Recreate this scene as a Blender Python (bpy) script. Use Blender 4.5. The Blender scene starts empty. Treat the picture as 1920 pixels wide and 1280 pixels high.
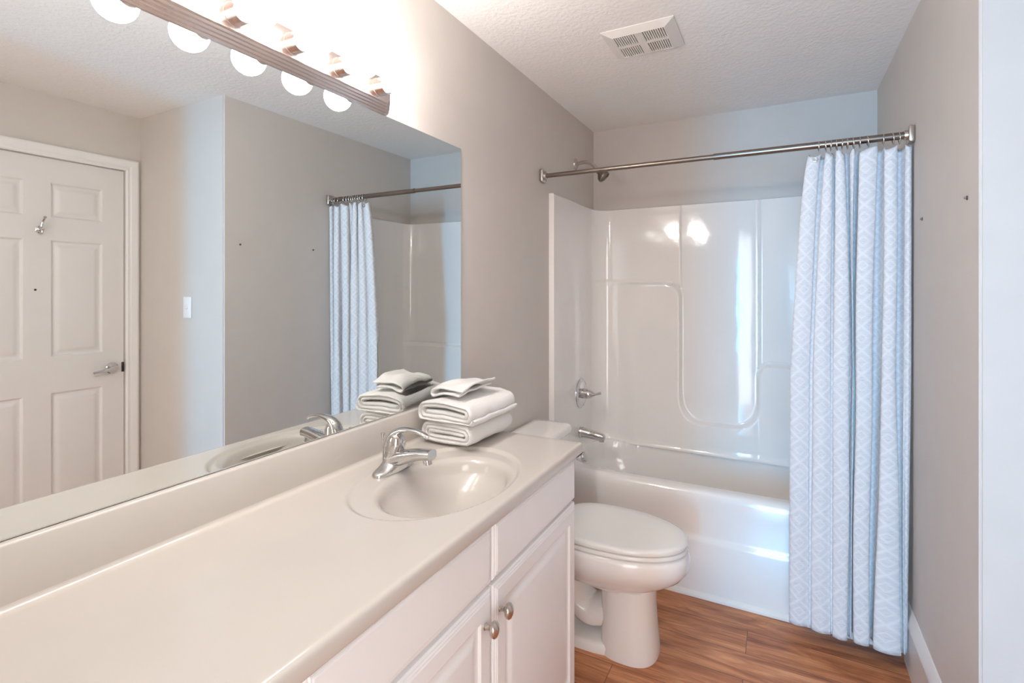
import bpy, bmesh, math, random
from mathutils import Vector, Matrix, noise
random.seed(7)
C = bpy.context.scene.collection
SC = bpy.context.scene
PI = math.pi

# ---------------------------------------------------------------- room measures (metres)
XR = 1.506          # right wall of the tub alcove
YB = 3.162          # wall behind the tub
YC = 1.648          # wall with the light switch
XD = 2.308          # wall with the panelled door
YF = -0.30          # wall behind the camera (with the doorway)
ZC = 2.44           # ceiling

# ---------------------------------------------------------------- camera
cam = bpy.data.cameras.new('camera'); co = bpy.data.objects.new('camera', cam); C.objects.link(co)
cam.sensor_width = 36.0; cam.lens = 36.0 * 956.47 / 1920.0
cam.shift_y = -98.4 / 1920.0
cam.clip_start = 0.02
co.location = (1.0752, 0.0, 1.4281)
co.rotation_euler = (PI / 2, 0, math.radians(27.857))
SC.camera = co

# ---------------------------------------------------------------- world and lights
w = bpy.data.worlds.new('world'); SC.world = w; w.use_nodes = True
bg = w.node_tree.nodes['Background']
bg.inputs[0].default_value = (1.0, 1.0, 1.0, 1); bg.inputs[1].default_value = 5.7

def area(name, loc, rot, sx, sy, col, power):
    l = bpy.data.lights.new(name, 'AREA'); l.shape = 'RECTANGLE'; l.size = sx; l.size_y = sy
    l.color = col; l.energy = power
    o = bpy.data.objects.new(name, l); C.objects.link(o); o.location = loc; o.rotation_euler = rot
    return o
# daylight from the tall narrow window of the room beyond the doorway
area('window_daylight', (0.96, -3.0, 1.15), (PI / 2, 0, 0), 0.26, 1.5, (0.0, 0.50, 1.0), 118)

SC.view_settings.view_transform = 'Standard'
SC.view_settings.look = 'None'
SC.view_settings.gamma = 1.0
SC.view_settings.exposure = 0.19
SC.view_settings.use_curve_mapping = False
SC.cycles.max_bounces = 14
SC.cycles.diffuse_bounces = 8
SC.cycles.glossy_bounces = 6
SC.cycles.sample_clamp_indirect = 6.0
SC.cycles.caustics_reflective = False
SC.cycles.caustics_refractive = False
BULB = 80.0

# ---------------------------------------------------------------- materials
def mat(name, col, rough=0.5, metal=0.0, spec=0.5, coat=0.0, bump=None, mottled=0.0, emit=None):
    m = bpy.data.materials.new(name); m.use_nodes = True
    nt = m.node_tree; b = nt.nodes['Principled BSDF']
    b.inputs['Base Color'].default_value = (*col, 1); b.inputs['Roughness'].default_value = rough
    b.inputs['Metallic'].default_value = metal; b.inputs['Specular IOR Level'].default_value = spec
    if coat: b.inputs['Coat Weight'].default_value = coat; b.inputs['Coat Roughness'].default_value = 0.08
    tc = nt.nodes.new('ShaderNodeTexCoord')
    if bump:
        sc, st, dist = bump
        n = nt.nodes.new('ShaderNodeTexNoise'); n.inputs['Scale'].default_value = sc; n.inputs['Detail'].default_value = 4
        bp = nt.nodes.new('ShaderNodeBump'); bp.inputs['Strength'].default_value = st; bp.inputs['Distance'].default_value = dist
        nt.links.new(tc.outputs['Object'], n.inputs['Vector'])
        nt.links.new(n.outputs['Fac'], bp.inputs['Height']); nt.links.new(bp.outputs['Normal'], b.inputs['Normal'])
    if mottled:
        n2 = nt.nodes.new('ShaderNodeTexNoise'); n2.inputs['Scale'].default_value = 9; n2.inputs['Detail'].default_value = 5
        r = nt.nodes.new('ShaderNodeValToRGB')
        r.color_ramp.elements[0].position = 0.3; r.color_ramp.elements[1].position = 0.7
        r.color_ramp.elements[0].color = (*[c * (1 - mottled) for c in col], 1)
        r.color_ramp.elements[1].color = (*[min(1, c * (1 + mottled)) for c in col], 1)
        nt.links.new(tc.outputs['Object'], n2.inputs['Vector']); nt.links.new(n2.outputs['Fac'], r.inputs['Fac'])
        nt.links.new(r.outputs['Color'], b.inputs['Base Color'])
    if emit:
        b.inputs['Emission Color'].default_value = (*emit[0], 1); b.inputs['Emission Strength'].default_value = emit[1]
    return m

M_wall = mat('greige_paint', (0.60, 0.56, 0.525), 0.55, bump=(55, 0.15, 0.003), mottled=0.015)
M_ceil = mat('ceiling_texture', (0.83, 0.81, 0.795), 0.8, bump=(60, 0.5, 0.006), mottled=0.01)
M_trim = mat('trim_white_paint', (0.80, 0.79, 0.78), 0.35, mottled=0.01)
M_door = mat('door_white_paint', (0.74, 0.72, 0.70), 0.4, bump=(60, 0.08, 0.002), mottled=0.01)
M_cab = mat('cabinet_white_thermofoil', (0.84, 0.84, 0.85), 0.3, mottled=0.01)
M_marble = mat('cream_cultured_marble', (0.575, 0.538, 0.497), 0.16, coat=0.3, mottled=0.012)
M_fiber = mat('glossy_white_fibreglass', (0.83, 0.805, 0.785), 0.09, coat=0.5, bump=(5.0, 0.08, 0.03), mottled=0.008)
M_china = mat('white_vitreous_china', (0.85, 0.83, 0.81), 0.08, coat=0.4, mottled=0.006)
M_seat = mat('white_seat_plastic', (0.80, 0.79, 0.765), 0.18, mottled=0.006)
M_chrome = mat('polished_chrome', (0.66, 0.65, 0.645), 0.05, 1.0, mottled=0.02)
M_nickel = mat('brushed_nickel', (0.60, 0.55, 0.50), 0.24, 1.0, mottled=0.05)
M_steel = mat('satin_steel_rod', (0.26, 0.215, 0.185), 0.28, 1.0, mottled=0.05)
M_bar = mat('light_bar_nickel', (0.72, 0.62, 0.58), 0.18, 1.0, mottled=0.04)
M_ring = mat('ring_steel', (0.66, 0.63, 0.60), 0.2, 1.0, mottled=0.03)
M_dark = mat('dark_gap', (0.03, 0.028, 0.026), 0.8, mottled=0.05)
M_vent = mat('vent_plastic', (0.74, 0.72, 0.70), 0.45, mottled=0.01)
M_plate = mat('switch_plastic', (0.84, 0.84, 0.84), 0.3, mottled=0.005)
M_towel = mat('white_terry', (0.86, 0.845, 0.83), 0.95, spec=0.1, bump=(420, 0.8, 0.004), mottled=0.02)
M_liner = mat('white_liner', (0.80, 0.79, 0.77), 0.5, mottled=0.01)
M_edge = mat('mirror_edge', (0.10, 0.11, 0.10), 0.3, mottled=0.05)
M_caulk = mat('caulk_white', (0.82, 0.80, 0.76), 0.5, mottled=0.02)
M_ink = mat('stamp_ink', (0.12, 0.12, 0.14), 0.5, mottled=0.05)
M_bulb = mat('lit_bulb_glass', (0.9, 0.9, 0.88), 0.2, emit=((1.0, 0.95, 0.905), BULB))
M_mirror = mat('mirror_silver', (0.86, 0.885, 0.865), 0.0, 1.0)

def floor_mat():
    m = bpy.data.materials.new('wood_plank_laminate'); m.use_nodes = True
    nt = m.node_tree; N = nt.nodes.new; L = nt.links.new; b = nt.nodes['Principled BSDF']
    tc = N('ShaderNodeTexCoord')
    br = N('ShaderNodeTexBrick'); br.inputs['Scale'].default_value = 1.0
    br.inputs['Brick Width'].default_value = 1.2; br.inputs['Row Height'].default_value = 0.15
    br.inputs['Mortar Size'].default_value = 0.0012; br.inputs['Mortar Smooth'].default_value = 0.2
    br.inputs['Color1'].default_value = (0.2, 0.2, 0.2, 1); br.inputs['Color2'].default_value = (0.8, 0.8, 0.8, 1)
    br.inputs['Mortar'].default_value = (0.0, 0.0, 0.0, 1); br.offset = 0.37
    mp0 = N('ShaderNodeMapping'); mp0.inputs['Location'].default_value = (0.25, 0.055, 0)
    L(tc.outputs['Object'], mp0.inputs['Vector']); L(mp0.outputs['Vector'], br.inputs['Vector'])
    mp = N('ShaderNodeMapping'); mp.inputs['Scale'].default_value = (1.3, 9.0, 1)
    add = N('ShaderNodeVectorMath'); add.operation = 'MULTIPLY_ADD'
    add.inputs[1].default_value = (3.1, 7.7, 0.0)
    L(br.outputs['Color'], add.inputs[0]); L(tc.outputs['Object'], add.inputs[2]); L(add.outputs[0], mp.inputs['Vector'])
    n1 = N('ShaderNodeTexNoise'); n1.inputs['Scale'].default_value = 2.2; n1.inputs['Detail'].default_value = 9
    n1.inputs['Roughness'].default_value = 0.62; n1.inputs['Distortion'].default_value = 0.9
    L(mp.outputs['Vector'], n1.inputs['Vector'])
    r1 = N('ShaderNodeValToRGB'); e = r1.color_ramp.elements
    e[0].position = 0.28; e[0].color = (0.17, 0.045, 0.017, 1); e[1].position = 0.70; e[1].color = (0.70, 0.34, 0.165, 1)
    k = e.new(0.43); k.color = (0.40, 0.145, 0.06, 1); k = e.new(0.55); k.color = (0.56, 0.23, 0.10, 1)
    L(n1.outputs['Fac'], r1.inputs['Fac'])
    mp2 = N('ShaderNodeMapping'); mp2.inputs['Scale'].default_value = (6, 120, 1)
    L(add.outputs[0], mp2.inputs['Vector'])
    n2 = N('ShaderNodeTexNoise'); n2.inputs['Scale'].default_value = 1.0; n2.inputs['Detail'].default_value = 3
    L(mp2.outputs['Vector'], n2.inputs['Vector'])
    r2 = N('ShaderNodeMapRange'); r2.inputs['From Min'].default_value = 0.3; r2.inputs['From Max'].default_value = 0.7
    r2.inputs['To Min'].default_value = 0.80; r2.inputs['To Max'].default_value = 1.12
    L(n2.outputs['Fac'], r2.inputs['Value'])
    hs = N('ShaderNodeHueSaturation'); L(r1.outputs['Color'], hs.inputs['Color']); L(r2.outputs['Result'], hs.inputs['Value'])
    # dark knots
    mp3 = N('ShaderNodeMapping'); mp3.inputs['Scale'].default_value = (2.2, 6.5, 1); L(add.outputs[0], mp3.inputs['Vector'])
    vo = N('ShaderNodeTexVoronoi'); vo.inputs['Scale'].default_value = 1.0; L(mp3.outputs['Vector'], vo.inputs['Vector'])
    r3 = N('ShaderNodeMapRange'); r3.inputs['From Min'].default_value = 0.02; r3.inputs['From Max'].default_value = 0.14
    r3.inputs['To Min'].default_value = 0.75; r3.inputs['To Max'].default_value = 0.0
    L(vo.outputs['Distance'], r3.inputs['Value'])
    mk = N('ShaderNodeMix'); mk.data_type = 'RGBA'; mk.inputs[7].default_value = (0.09, 0.032, 0.018, 1)
    L(r3.outputs['Result'], mk.inputs[0]); L(hs.outputs['Color'], mk.inputs[6])
    mx = N('ShaderNodeMix'); mx.data_type = 'RGBA'; mx.inputs[7].default_value = (0.11, 0.05, 0.03, 1)
    L(br.outputs['Fac'], mx.inputs[0]); L(mk.outputs[2], mx.inputs[6])
    L(mx.outputs[2], b.inputs['Base Color']); b.inputs['Roughness'].default_value = 0.36
    bp = N('ShaderNodeBump'); bp.inputs['Strength'].default_value = 0.12; bp.inputs['Distance'].default_value = 0.002
    L(n2.outputs['Fac'], bp.inputs['Height']); L(bp.outputs['Normal'], b.inputs['Normal'])
    return m
M_floor = floor_mat()

def curtain_mat():
    """woven lattice: rows of diamonds with smaller diamonds inside, on a slubbed pale ground; UV in metres"""
    m = bpy.data.materials.new('woven_diamond_cloth'); m.use_nodes = True
    nt = m.node_tree; N = nt.nodes.new; L = nt.links.new; b = nt.nodes['Principled BSDF']
    uv = N('ShaderNodeUVMap'); sp = N('ShaderNodeSeparateXYZ'); L(uv.outputs['UV'], sp.inputs[0])
    def mth(op, a, v=None, c=None):
        n = N('ShaderNodeMath'); n.operation = op
        for i, q in enumerate((a, v, c)):
            if q is None: continue
            if isinstance(q, (int, float)): n.inputs[i].default_value = q
            else: L(q, n.inputs[i])
        return n.outputs[0]
    def tri(x, per):      # triangle wave 0..1
        f = mth('FRACT', mth('DIVIDE', x, per)); return mth('ABSOLUTE', mth('MULTIPLY_ADD', f, 2.0, -1.0))
    U, V = sp.outputs[0], sp.outputs[1]
    d = mth('ADD', tri(U, 0.098), tri(V, 0.092))          # 0 at centre of a diamond, 1 on the lattice, 2 at next centre
    e = mth('ABSOLUTE', mth('SUBTRACT', d, 1.0))          # 0 on lattice lines, 1 at centres
    def band(x, c, wd): return mth('SUBTRACT', 1.0, mth('SMOOTH_MIN', mth('DIVIDE', mth('ABSOLUTE', mth('SUBTRACT', x, c)), wd), 1.0, 0.2))
    g = mth('MAXIMUM', band(e, 0.0, 0.22), mth('MULTIPLY', band(e, 0.62, 0.13), 0.9))
    sx = N('ShaderNodeCombineXYZ'); L(mth('MULTIPLY', U, 40), sx.inputs[0]); L(mth('MULTIPLY', V, 620), sx.inputs[1])
    nz = N('ShaderNodeTexNoise'); nz.inputs['Scale'].default_value = 1.0; nz.inputs['Detail'].default_value = 2; L(sx.outputs[0], nz.inputs['Vector'])
    rp = N('ShaderNodeValToRGB'); q = rp.color_ramp.elements
    q[0].position = 0.28; q[0].color = (0.56, 0.56, 0.595, 1); q[1].position = 0.46; q[1].color = (0.78, 0.77, 0.785, 1)
    L(nz.outputs['Fac'], rp.inputs['Fac'])
    mx = N('ShaderNodeMix'); mx.data_type = 'RGBA'; mx.inputs[7].default_value = (0.90, 0.89, 0.89, 1)
    L(mth('MULTIPLY', g, 0.75), mx.inputs[0]); L(rp.outputs['Color'], mx.inputs[6])
    L(mx.outputs[2], b.inputs['Base Color']); b.inputs['Roughness'].default_value = 0.9; b.inputs['Specular IOR Level'].default_value = 0.15
    bp = N('ShaderNodeBump'); bp.inputs['Strength'].default_value = 0.35; bp.inputs['Distance'].default_value = 0.002
    L(mth('ADD', mth('MULTIPLY', nz.outputs['Fac'], 0.5), g), bp.inputs['Height']); L(bp.outputs['Normal'], b.inputs['Normal'])
    tr = N('ShaderNodeBsdfTranslucent'); L(mx.outputs[2], tr.inputs['Color'])
    ms = N('ShaderNodeMixShader'); ms.inputs[0].default_value = 0.12
    L(b.outputs[0], ms.inputs[1]); L(tr.outputs[0], ms.inputs[2]); L(ms.outputs[0], nt.nodes['Material Output'].inputs['Surface'])
    return m
M_curt = curtain_mat()

# ---------------------------------------------------------------- helpers
def BM(): return bmesh.new()

def obj(name, bm, m, parent=None, origin=None, smooth=35, kind=None):
    """link one mesh; vertices are given in world space and moved to the origin of the object or its parents"""
    bmesh.ops.recalc_face_normals(bm, faces=bm.faces) if smooth != 'keep' else None
    me = bpy.data.meshes.new(name)
    off = Vector((0, 0, 0)); p = parent
    while p is not None: off += p.location; p = p.parent
    if origin is not None: off += Vector(origin)
    bm.transform(Matrix.Translation(-off)); bm.to_mesh(me); bm.free()
    ms = m if isinstance(m, (list, tuple)) else [m]
    for k in ms: me.materials.append(k)
    for p in me.polygons: p.use_smooth = True
    ang = 35 if smooth == 'keep' else smooth
    me.set_sharp_from_angle(angle=math.radians(ang))
    o = bpy.data.objects.new(name, me); C.objects.link(o)
    if parent is not None: o.parent = parent
    if origin is not None: o.location = origin
    if kind: o['kind'] = kind
    return o

def thing(name, label, cat, loc, group=None):
    o = bpy.data.objects.new(name, None); C.objects.link(o); o.location = loc; o.empty_display_size = 0.05
    o['label'] = label; o['category'] = cat
    if group: o['group'] = group
    return o

def tag(o, label, cat, group=None):
    o['label'] = label; o['category'] = cat
    if group: o['group'] = group
    return o

def box(bm, x0, x1, y0, y1, z0, z1, bev=0.0, seg=2):
    t = bmesh.new()
    vs = [t.verts.new((x, y, z)) for x in (x0, x1) for y in (y0, y1) for z in (z0, z1)]
    for f in ((0, 1, 3, 2), (4, 6, 7, 5), (0, 4, 5, 1), (2, 3, 7, 6), (0, 2, 6, 4), (1, 5, 7, 3)): t.faces.new([vs[i] for i in f])
    bmesh.ops.recalc_face_normals(t, faces=t.faces)
    if bev: bmesh.ops.bevel(t, geom=list(t.edges), offset=bev, segments=seg, affect='EDGES', profile=0.5)
    join(bm, t)
    return bm

def join(bm, t):
    mp = {}
    t.verts.ensure_lookup_table()
    for v in t.verts: mp[v] = bm.verts.new(v.co)
    for f in t.faces:
        try:
            nf = bm.faces.new([mp[v] for v in f.verts]); nf.material_index = f.material_index
        except ValueError: pass
    t.free()

def rings(bm, secs, cap0=True, cap1=True, closed=True):
    """skin a list of point rings"""
    vv = [[bm.verts.new(p) for p in s] for s in secs]
    n = len(vv[0])
    for a, b in zip(vv[:-1], vv[1:]):
        for i in range(n if closed else n - 1):
            j = (i + 1) % n
            bm.faces.new((a[i], a[j], b[j], b[i]))
    if cap0: bm.faces.new(list(reversed(vv[0])))
    if cap1: bm.faces.new(vv[-1])
    return vv

def frame(d):
    d = Vector(d).normalized()
    u = Vector((0, 0, 1)) if abs(d.z) < 0.9 else Vector((1, 0, 0))
    a = d.cross(u).normalized(); return d, a, a.cross(d).normalized()

def lathe(bm, base, axis, prof, n=32, cap0=True, cap1=True):
    """prof: (distance along axis, radius)"""
    d, a, b = frame(axis); base = Vector(base)
    rings(bm, [[base + d * t + (a * math.cos(2 * PI * i / n) + b * math.sin(2 * PI * i / n)) * max(r, 1e-4) for i in range(n)] for t, r in prof], cap0, cap1)
    return bm

def catmull(pts, per=8):
    pts = [Vector(p) for p in pts]; P = [2 * pts[0] - pts[1]] + pts + [2 * pts[-1] - pts[-2]]; out = []
    for i in range(1, len(P) - 2):
        for k in range(per):
            t = k / per; a, b, c, d = P[i - 1:i + 3]
            out.append(0.5 * ((2 * b) + (c - a) * t + (2 * a - 5 * b + 4 * c - d) * t * t + (3 * b - a - 3 * c + d) * t ** 3))
    out.append(pts[-1]); return out

def sweep(bm, pts, rad, n=16, up=None, cap=True):
    """tube along points; rad: number or list of (r_side, r_up)"""
    N = len(pts); secs = []
    for i, p in enumerate(pts):
        d = (pts[min(i + 1, N - 1)] - pts[max(i - 1, 0)]).normalized()
        if up is None: _, a, b = frame(d)
        else: a = d.cross(Vector(up)).normalized(); b = a.cross(d).normalized()
        r = rad[i] if isinstance(rad, list) else (rad, rad)
        if not isinstance(r, tuple): r = (r, r)
        secs.append([p + a * math.cos(2 * PI * k / n) * r[0] + b * math.sin(2 * PI * k / n) * r[1] for k in range(n)])
    rings(bm, secs, cap, cap); return bm

def grid(bm, nu, nv, fn, keep=None):
    vv = [[bm.verts.new(fn(i, j)) for j in range(nv)] for i in range(nu)]
    for i in range(nu - 1):
        for j in range(nv - 1):
            f = bm.faces.new((vv[i][j], vv[i + 1][j], vv[i + 1][j + 1], vv[i][j + 1]))
    return vv

def ss(a, b, x):
    t = max(0.0, min(1.0, (x - a) / (b - a))); return t * t * (3 - 2 * t)
def lerp(a, b, t): return a + (b - a) * t
def quad(bm, *pts): return bm.faces.new([bm.verts.new(p) for p in pts])

# ================================================================ THE ROOM
T = 0.12
b = BM(); box(b, -T, XD + T, YF - 0.5, YB + T, -0.1, 0.0); obj('floor', b, M_floor, kind='structure')
b = BM(); box(b, -T, XD + T, YF - 0.5, YB + T, ZC, ZC + 0.1); obj('ceiling', b, M_ceil, kind='structure')
b = BM(); box(b, -T, 0, YF - T, YB + T, 0, ZC); obj('wall_left', b, M_wall, kind='structure')
b = BM(); box(b, 0, XR, YB, YB + T, 0, ZC); obj('wall_back', b, M_wall, kind='structure')
# right wall and its return with the light switch are one solid corner
b = BM()
vs = [(XR, YC), (XD, YC), (XD, YB + T), (XR, YB + T)]
lo = [b.verts.new((x, y, 0)) for x, y in vs]; hi = [b.verts.new((x, y, ZC)) for x, y in vs]
for i in range(4): b.faces.new((lo[i], lo[(i + 1) % 4], hi[(i + 1) % 4], hi[i]))
b.faces.new(hi); b.faces.new(list(reversed(lo)))
bmesh.ops.bevel(b, geom=[e for e in b.edges if all(abs(v.co.x - XR) < 1e-5 and abs(v.co.y - YC) < 1e-5 for v in e.verts)], offset=0.006, segments=3, affect='EDGES')
obj('wall_right', b, M_wall, kind='structure')
# door wall with an opening for the panelled door
DY0, DY1, DZ = 0.79, 1.572, 2.115
b = BM()
box(b, XD, XD + T, DY1, YB + T, 0, ZC); box(b, XD, XD + T, YF - T, DY0, 0, ZC); box(b, XD, XD + T, DY0, DY1, DZ, ZC)
obj('wall_door', b, M_wall, kind='structure')
# wall behind the camera, with the doorway the photograph is taken from
b = BM()
box(b, 0, 0.85, YF - T, YF, 0, ZC); box(b, 1.475, XD, YF - T, YF, 0, ZC); box(b, 0.85, 1.475, YF - T, YF, 2.06, ZC)
obj('wall_front', b, M_wall, kind='structure')

# baseboard on the right wall: flat face with a moulded cap
def baseboard(name, pts_fn, s0, s1):
    b = BM(); prof = [(0, 0), (0.014, 0), (0.014, 0.165), (0.017, 0.172), (0.017, 0.185), (0.012, 0.20), (0.008, 0.222), (0.003, 0.232), (0, 0.232)]
    rings(b, [[pts_fn(s, d, z) for d, z in prof] for s in (s0, s1)]); return obj(name, b, M_trim, kind='structure')
baseboard('baseboard_right', lambda s, d, z: (XR - d, s, z), YC - 0.014, 2.44)
baseboard('baseboard_back', lambda s, d, z: (s, YC - d, z), XR - 0.014, XD)
baseboard('baseboard_door', lambda s, d, z: (XD - d, s, z), YF, DY0 - 0.065)

# casing round the panelled door
def casing():
    b = BM()
    prof = [(0.0, 0.0), (0.0, 0.010), (0.006, 0.014), (0.020, 0.012), (0.030, 0.017), (0.052, 0.020), (0.060, 0.018), (0.062, 0.0)]
    def ring(y, z, oy, oz): return [(XD - h, y + oy * t, z + oz * t) for t, h in prof]
    rings(b, [ring(DY1, 0, 1, 0), ring(DY1, DZ, 1, 1), ring(DY0, DZ, -1, 1), ring(DY0, 0, -1, 0)])
    return obj('trim_1', b, M_trim, kind='structure', smooth=20)
casing()
# quarter round strip at the foot of the tub apron
b = BM(); rings(b, [[(x, 2.503 - d, z) for d, z in ((0, 0), (0.016, 0), (0.015, 0.010), (0.008, 0.018), (0, 0.022))] for x in (0.001, XR - 0.001)])
obj('trim_2', b, M_caulk, kind='structure')

# ---------------------------------------------------------------- six-panel door (seen in the mirror)
def six_panel_door():
    y0, y1, z0, z1 = DY0 + 0.004, DY1 - 0.003, 0.008, DZ - 0.005
    XF = XD + 0.012                                   # front face, a little behind the casing
    pan = []
    for a, c in ((0.893, 1.123), (1.234, 1.464)):
        for p, q in ((0.13, 0.882), (1.072, 1.684), (1.803, 1.985)): pan.append((a, c, p, q))
    def depth(y, z):
        for a, c, p, q in pan:
            d = min(y - a, c - y, z - p, q - z)
            if d > 0:
                if d < 0.010: return 0.010 * ss(0, 0.010, d)
                if d < 0.016: return 0.010
                if d < 0.042: return 0.010 - 0.008 * ss(0.016, 0.042, d)
                return 0.002
        return 0.0
    def axis(lo, hi, cuts, fine, coarse):
        s = {lo, hi}; 
        for k in cuts:
            for t in (0, 0.003, 0.007, 0.010, 0.016, 0.023, 0.030, 0.036, 0.042): s.add(round(k[0] + k[1] * t, 5))
        return sorted(v for v in s if lo <= v <= hi)
    ys = axis(y0, y1, [(p[0], 1) for p in pan] + [(p[1], -1) for p in pan], 0, 0)
    zs = axis(z0, z1, [(p[2], 1) for p in pan] + [(p[3], -1) for p in pan], 0, 0)
    b = BM(); vv = grid(b, len(ys), len(zs), lambda i, j: (XF + depth(ys[i], zs[j]), ys[i], zs[j]))
    box(b, XF + 0.011, XF + 0.045, y0, y1, z0, z1)
    for side in ((0, None), (-1, None), (None, 0), (None, -1)):   # close the rim between face and core
        row = vv[side[0]] if side[0] is not None else [r[side[1]] for r in vv]
        bk = [b.verts.new((XF + 0.011, v.co.y, v.co.z)) for v in row]
        for k in range(len(row) - 1): b.faces.new((row[k], row[k + 1], bk[k + 1], bk[k]))
    d = obj('door_1', b, M_door, kind='structure', smooth=18)
    # lever handle
    y, z = 1.508, 0.977
    h = BM(); lathe(h, (XF, y, z), (-1, 0, 0), [(0, 0.031), (0.006, 0.031), (0.010, 0.027), (0.012, 0.013), (0.035, 0.012), (0.040, 0.010)])
    pts = catmull([(XF - 0.042, y + 0.012, z + 0.002), (XF - 0.046, y - 0.01, z + 0.002), (XF - 0.048, y - 0.05, z - 0.005), (XF - 0.044, y - 0.105, z - 0.012)], 6)
    n = len(pts); sweep(h, pts, [(0.0125 - 0.006 * i / n, 0.008 - 0.002 * i / n) for i in range(n)], 12, up=(1, 0, 0))
    obj('lever_handle', h, M_chrome, d)
    s = BM(); box(s, XF - 0.003, XF + 0.004, y1 - 0.012, y1 + 0.0, z - 0.028, z + 0.028, 0.001); obj('latch_plate', s, M_dark, d)
    # double coat hook
    y, z = 1.186, 1.742
    k = BM(); lathe(k, (XF, y, z - 0.008), (-1, 0, 0), [(0, 0.019), (0.003, 0.019), (0.006, 0.012), (0.008, 0.006)], 20)
    sweep(k, catmull([(XF - 0.004, y, z - 0.01), (XF - 0.022, y, z + 0.004), (XF - 0.034, y + 0.004, z + 0.032), (XF - 0.046, y + 0.008, z + 0.052)], 6), 0.0048, 10)
    sweep(k, catmull([(XF - 0.004, y, z - 0.014), (XF - 0.02, y, z - 0.03), (XF - 0.034, y, z - 0.026), (XF - 0.040, y, z - 0.012)], 6), 0.0048, 10)
    for q in ((XF - 0.047, y + 0.008, z + 0.054), (XF - 0.041, y, z - 0.010)):
        lathe(k, (q[0], q[1], q[2] - 0.007), (0, 0, 1), [(0, 0.001), (0.003, 0.006), (0.007, 0.0078), (0.011, 0.006), (0.014, 0.001)], 12)
    obj('coat_hook', k, M_chrome, d)
    p = BM(); lathe(p, (XF + 0.0005, 1.171, 1.424), (-1, 0, 0), [(0, 0.006), (0.002, 0.005), (0.0025, 0.001)], 10)
    obj('peg', p, M_dark, d)
six_panel_door()

# ================================================================ TUB AND SURROUND
bath = thing('bathtub', 'glossy white one-piece fibreglass bathtub with moulded shower surround filling the alcove', 'bathtub', (0.753, 2.83, 0))
def surround():
    FR, ZT, ZB, R = 2.446, 1.927, 0.484, 0.105
    xi, yi = 0.030, YB - 0.030
    path = []                                            # (x, y, nx, ny)
    def put(x, y, nx, ny): path.append((x, y, nx, ny))
    for k in range(10): put(xi, lerp(FR, yi - R, k / 9), 1, 0)
    for k in range(1, 12):
        a = PI / 2 * k / 12; put(xi + R * (1 - math.cos(a)), yi - R + R * math.sin(a), math.cos(a), -math.sin(a))
    n = 236; x0, x1 = xi + R, XR - xi - R
    for k in range(n + 1): put(lerp(x0, x1, k / n), yi, 0, -1)
    for k in range(1, 12):
        a = PI / 2 * k / 12; put(XR - xi - R + R * math.sin(a), yi - R + R * math.cos(a), -math.sin(a), -math.cos(a))
    for k in range(10): put(XR - xi, lerp(yi - R, FR, k / 9), -1, 0)
    def corner(px, pz, r):                                # signed distance, inside where px<0 and pz<0, rounded convex corner
        qx, qz = px + r, pz + r
        return math.hypot(max(qx, 0), max(qz, 0)) + min(max(qx, qz), 0) - r
    def smin(a, c, k):
        h = max(k - abs(a - c), 0) / k; return min(a, c) - h * h * k * 0.25
    def off(x, z):
        sl = corner(x - 0.551, z - 1.462, 0.085); sr = corner(0.961 - x, z - 1.012, 0.07); sb = z - 0.648
        s = smin(smin(sl, sb, 0.16), smin(sr, sb, 0.16), 0.02)
        v = 0.030 * ss(0.011, -0.011, s) * lerp(0.12, 1, ss(0.16, 0.30, x)) if s > -0.2 else 0.030 * lerp(0.12, 1, ss(0.16, 0.30, x))
        mid = ss(0.546, 0.553, x) * (1 - ss(0.957, 0.964, x))
        v += 0.009 * mid * (1 - min(1, ((x - 0.83) / (0.279 if x < 0.83 else 0.131)) ** 2))
        v += 0.055 * ss(0.955, 0.99, x) * max(0.0, min(x - 0.966, 0.4))
        v += 0.007 * (1 - mid) * ss(0.011, 0.02, s)
        v += 0.006 * math.exp(-((x - 0.966) / 0.006) ** 2) * ss(0.011, 0.02, s)
        return v
    zs = [ZB, ZB + 0.003, ZB + 0.008, ZB + 0.016, ZB + 0.03]
    m = 178
    zs += [lerp(ZB + 0.04, ZT - 0.012, k / m) for k in range(m + 1)]
    zs += [ZT - 0.006, ZT - 0.002, ZT, ZT]
    def pos(i, j):
        x, y, nx, ny = path[i]; z = zs[j]
        o = off(x, z) if (ny < -0.99) else (off(x, z) * -ny if ny < 0 else 0)
        lip = {0: 0.016, 1: 0.012, 2: 0.008, 3: 0.004, 4: 0.001}.get(j, 0)
        e = len(zs) - 1 - j
        if e == 0: o = -0.0285
        elif e == 1: o = -0.010
        elif e == 2: o = min(o, 0.0) - 0.003
        return (x + nx * (o + lip), y + ny * (o + lip), z)
    b = BM(); vv = grid(b, len(path), len(zs), pos)
    # the back of the panel lies against the walls; top, foot and front edges are closed
    def wallpt(i):
        x, y, nx, ny = path[i]
        if nx > 0.99: return 0.0008, y
        if nx < -0.99: return XR - 0.0008, y
        if ny < -0.99: return x, YB - 0.0008
        return (0.0008 if nx > 0 else XR - 0.0008), YB - 0.0008
    bk = []
    for i in range(len(path)):
        x, y = wallpt(i); bk.append((b.verts.new((x, y, ZB)), b.verts.new((x, y, ZT))))
    for i in range(len(path) - 1):
        b.faces.new((bk[i][0], bk[i][1], bk[i + 1][1], bk[i + 1][0]))
        b.faces.new((vv[i][-1], bk[i][1], bk[i + 1][1], vv[i + 1][-1])); b.faces.new((vv[i][0], vv[i + 1][0], bk[i + 1][0], bk[i][0]))
    for i in (0, len(path) - 1): b.faces.new(vv[i] + [bk[i][1], bk[i][0]])
    return obj('surround', b, M_fiber, bath, smooth=40)
surround()

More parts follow.
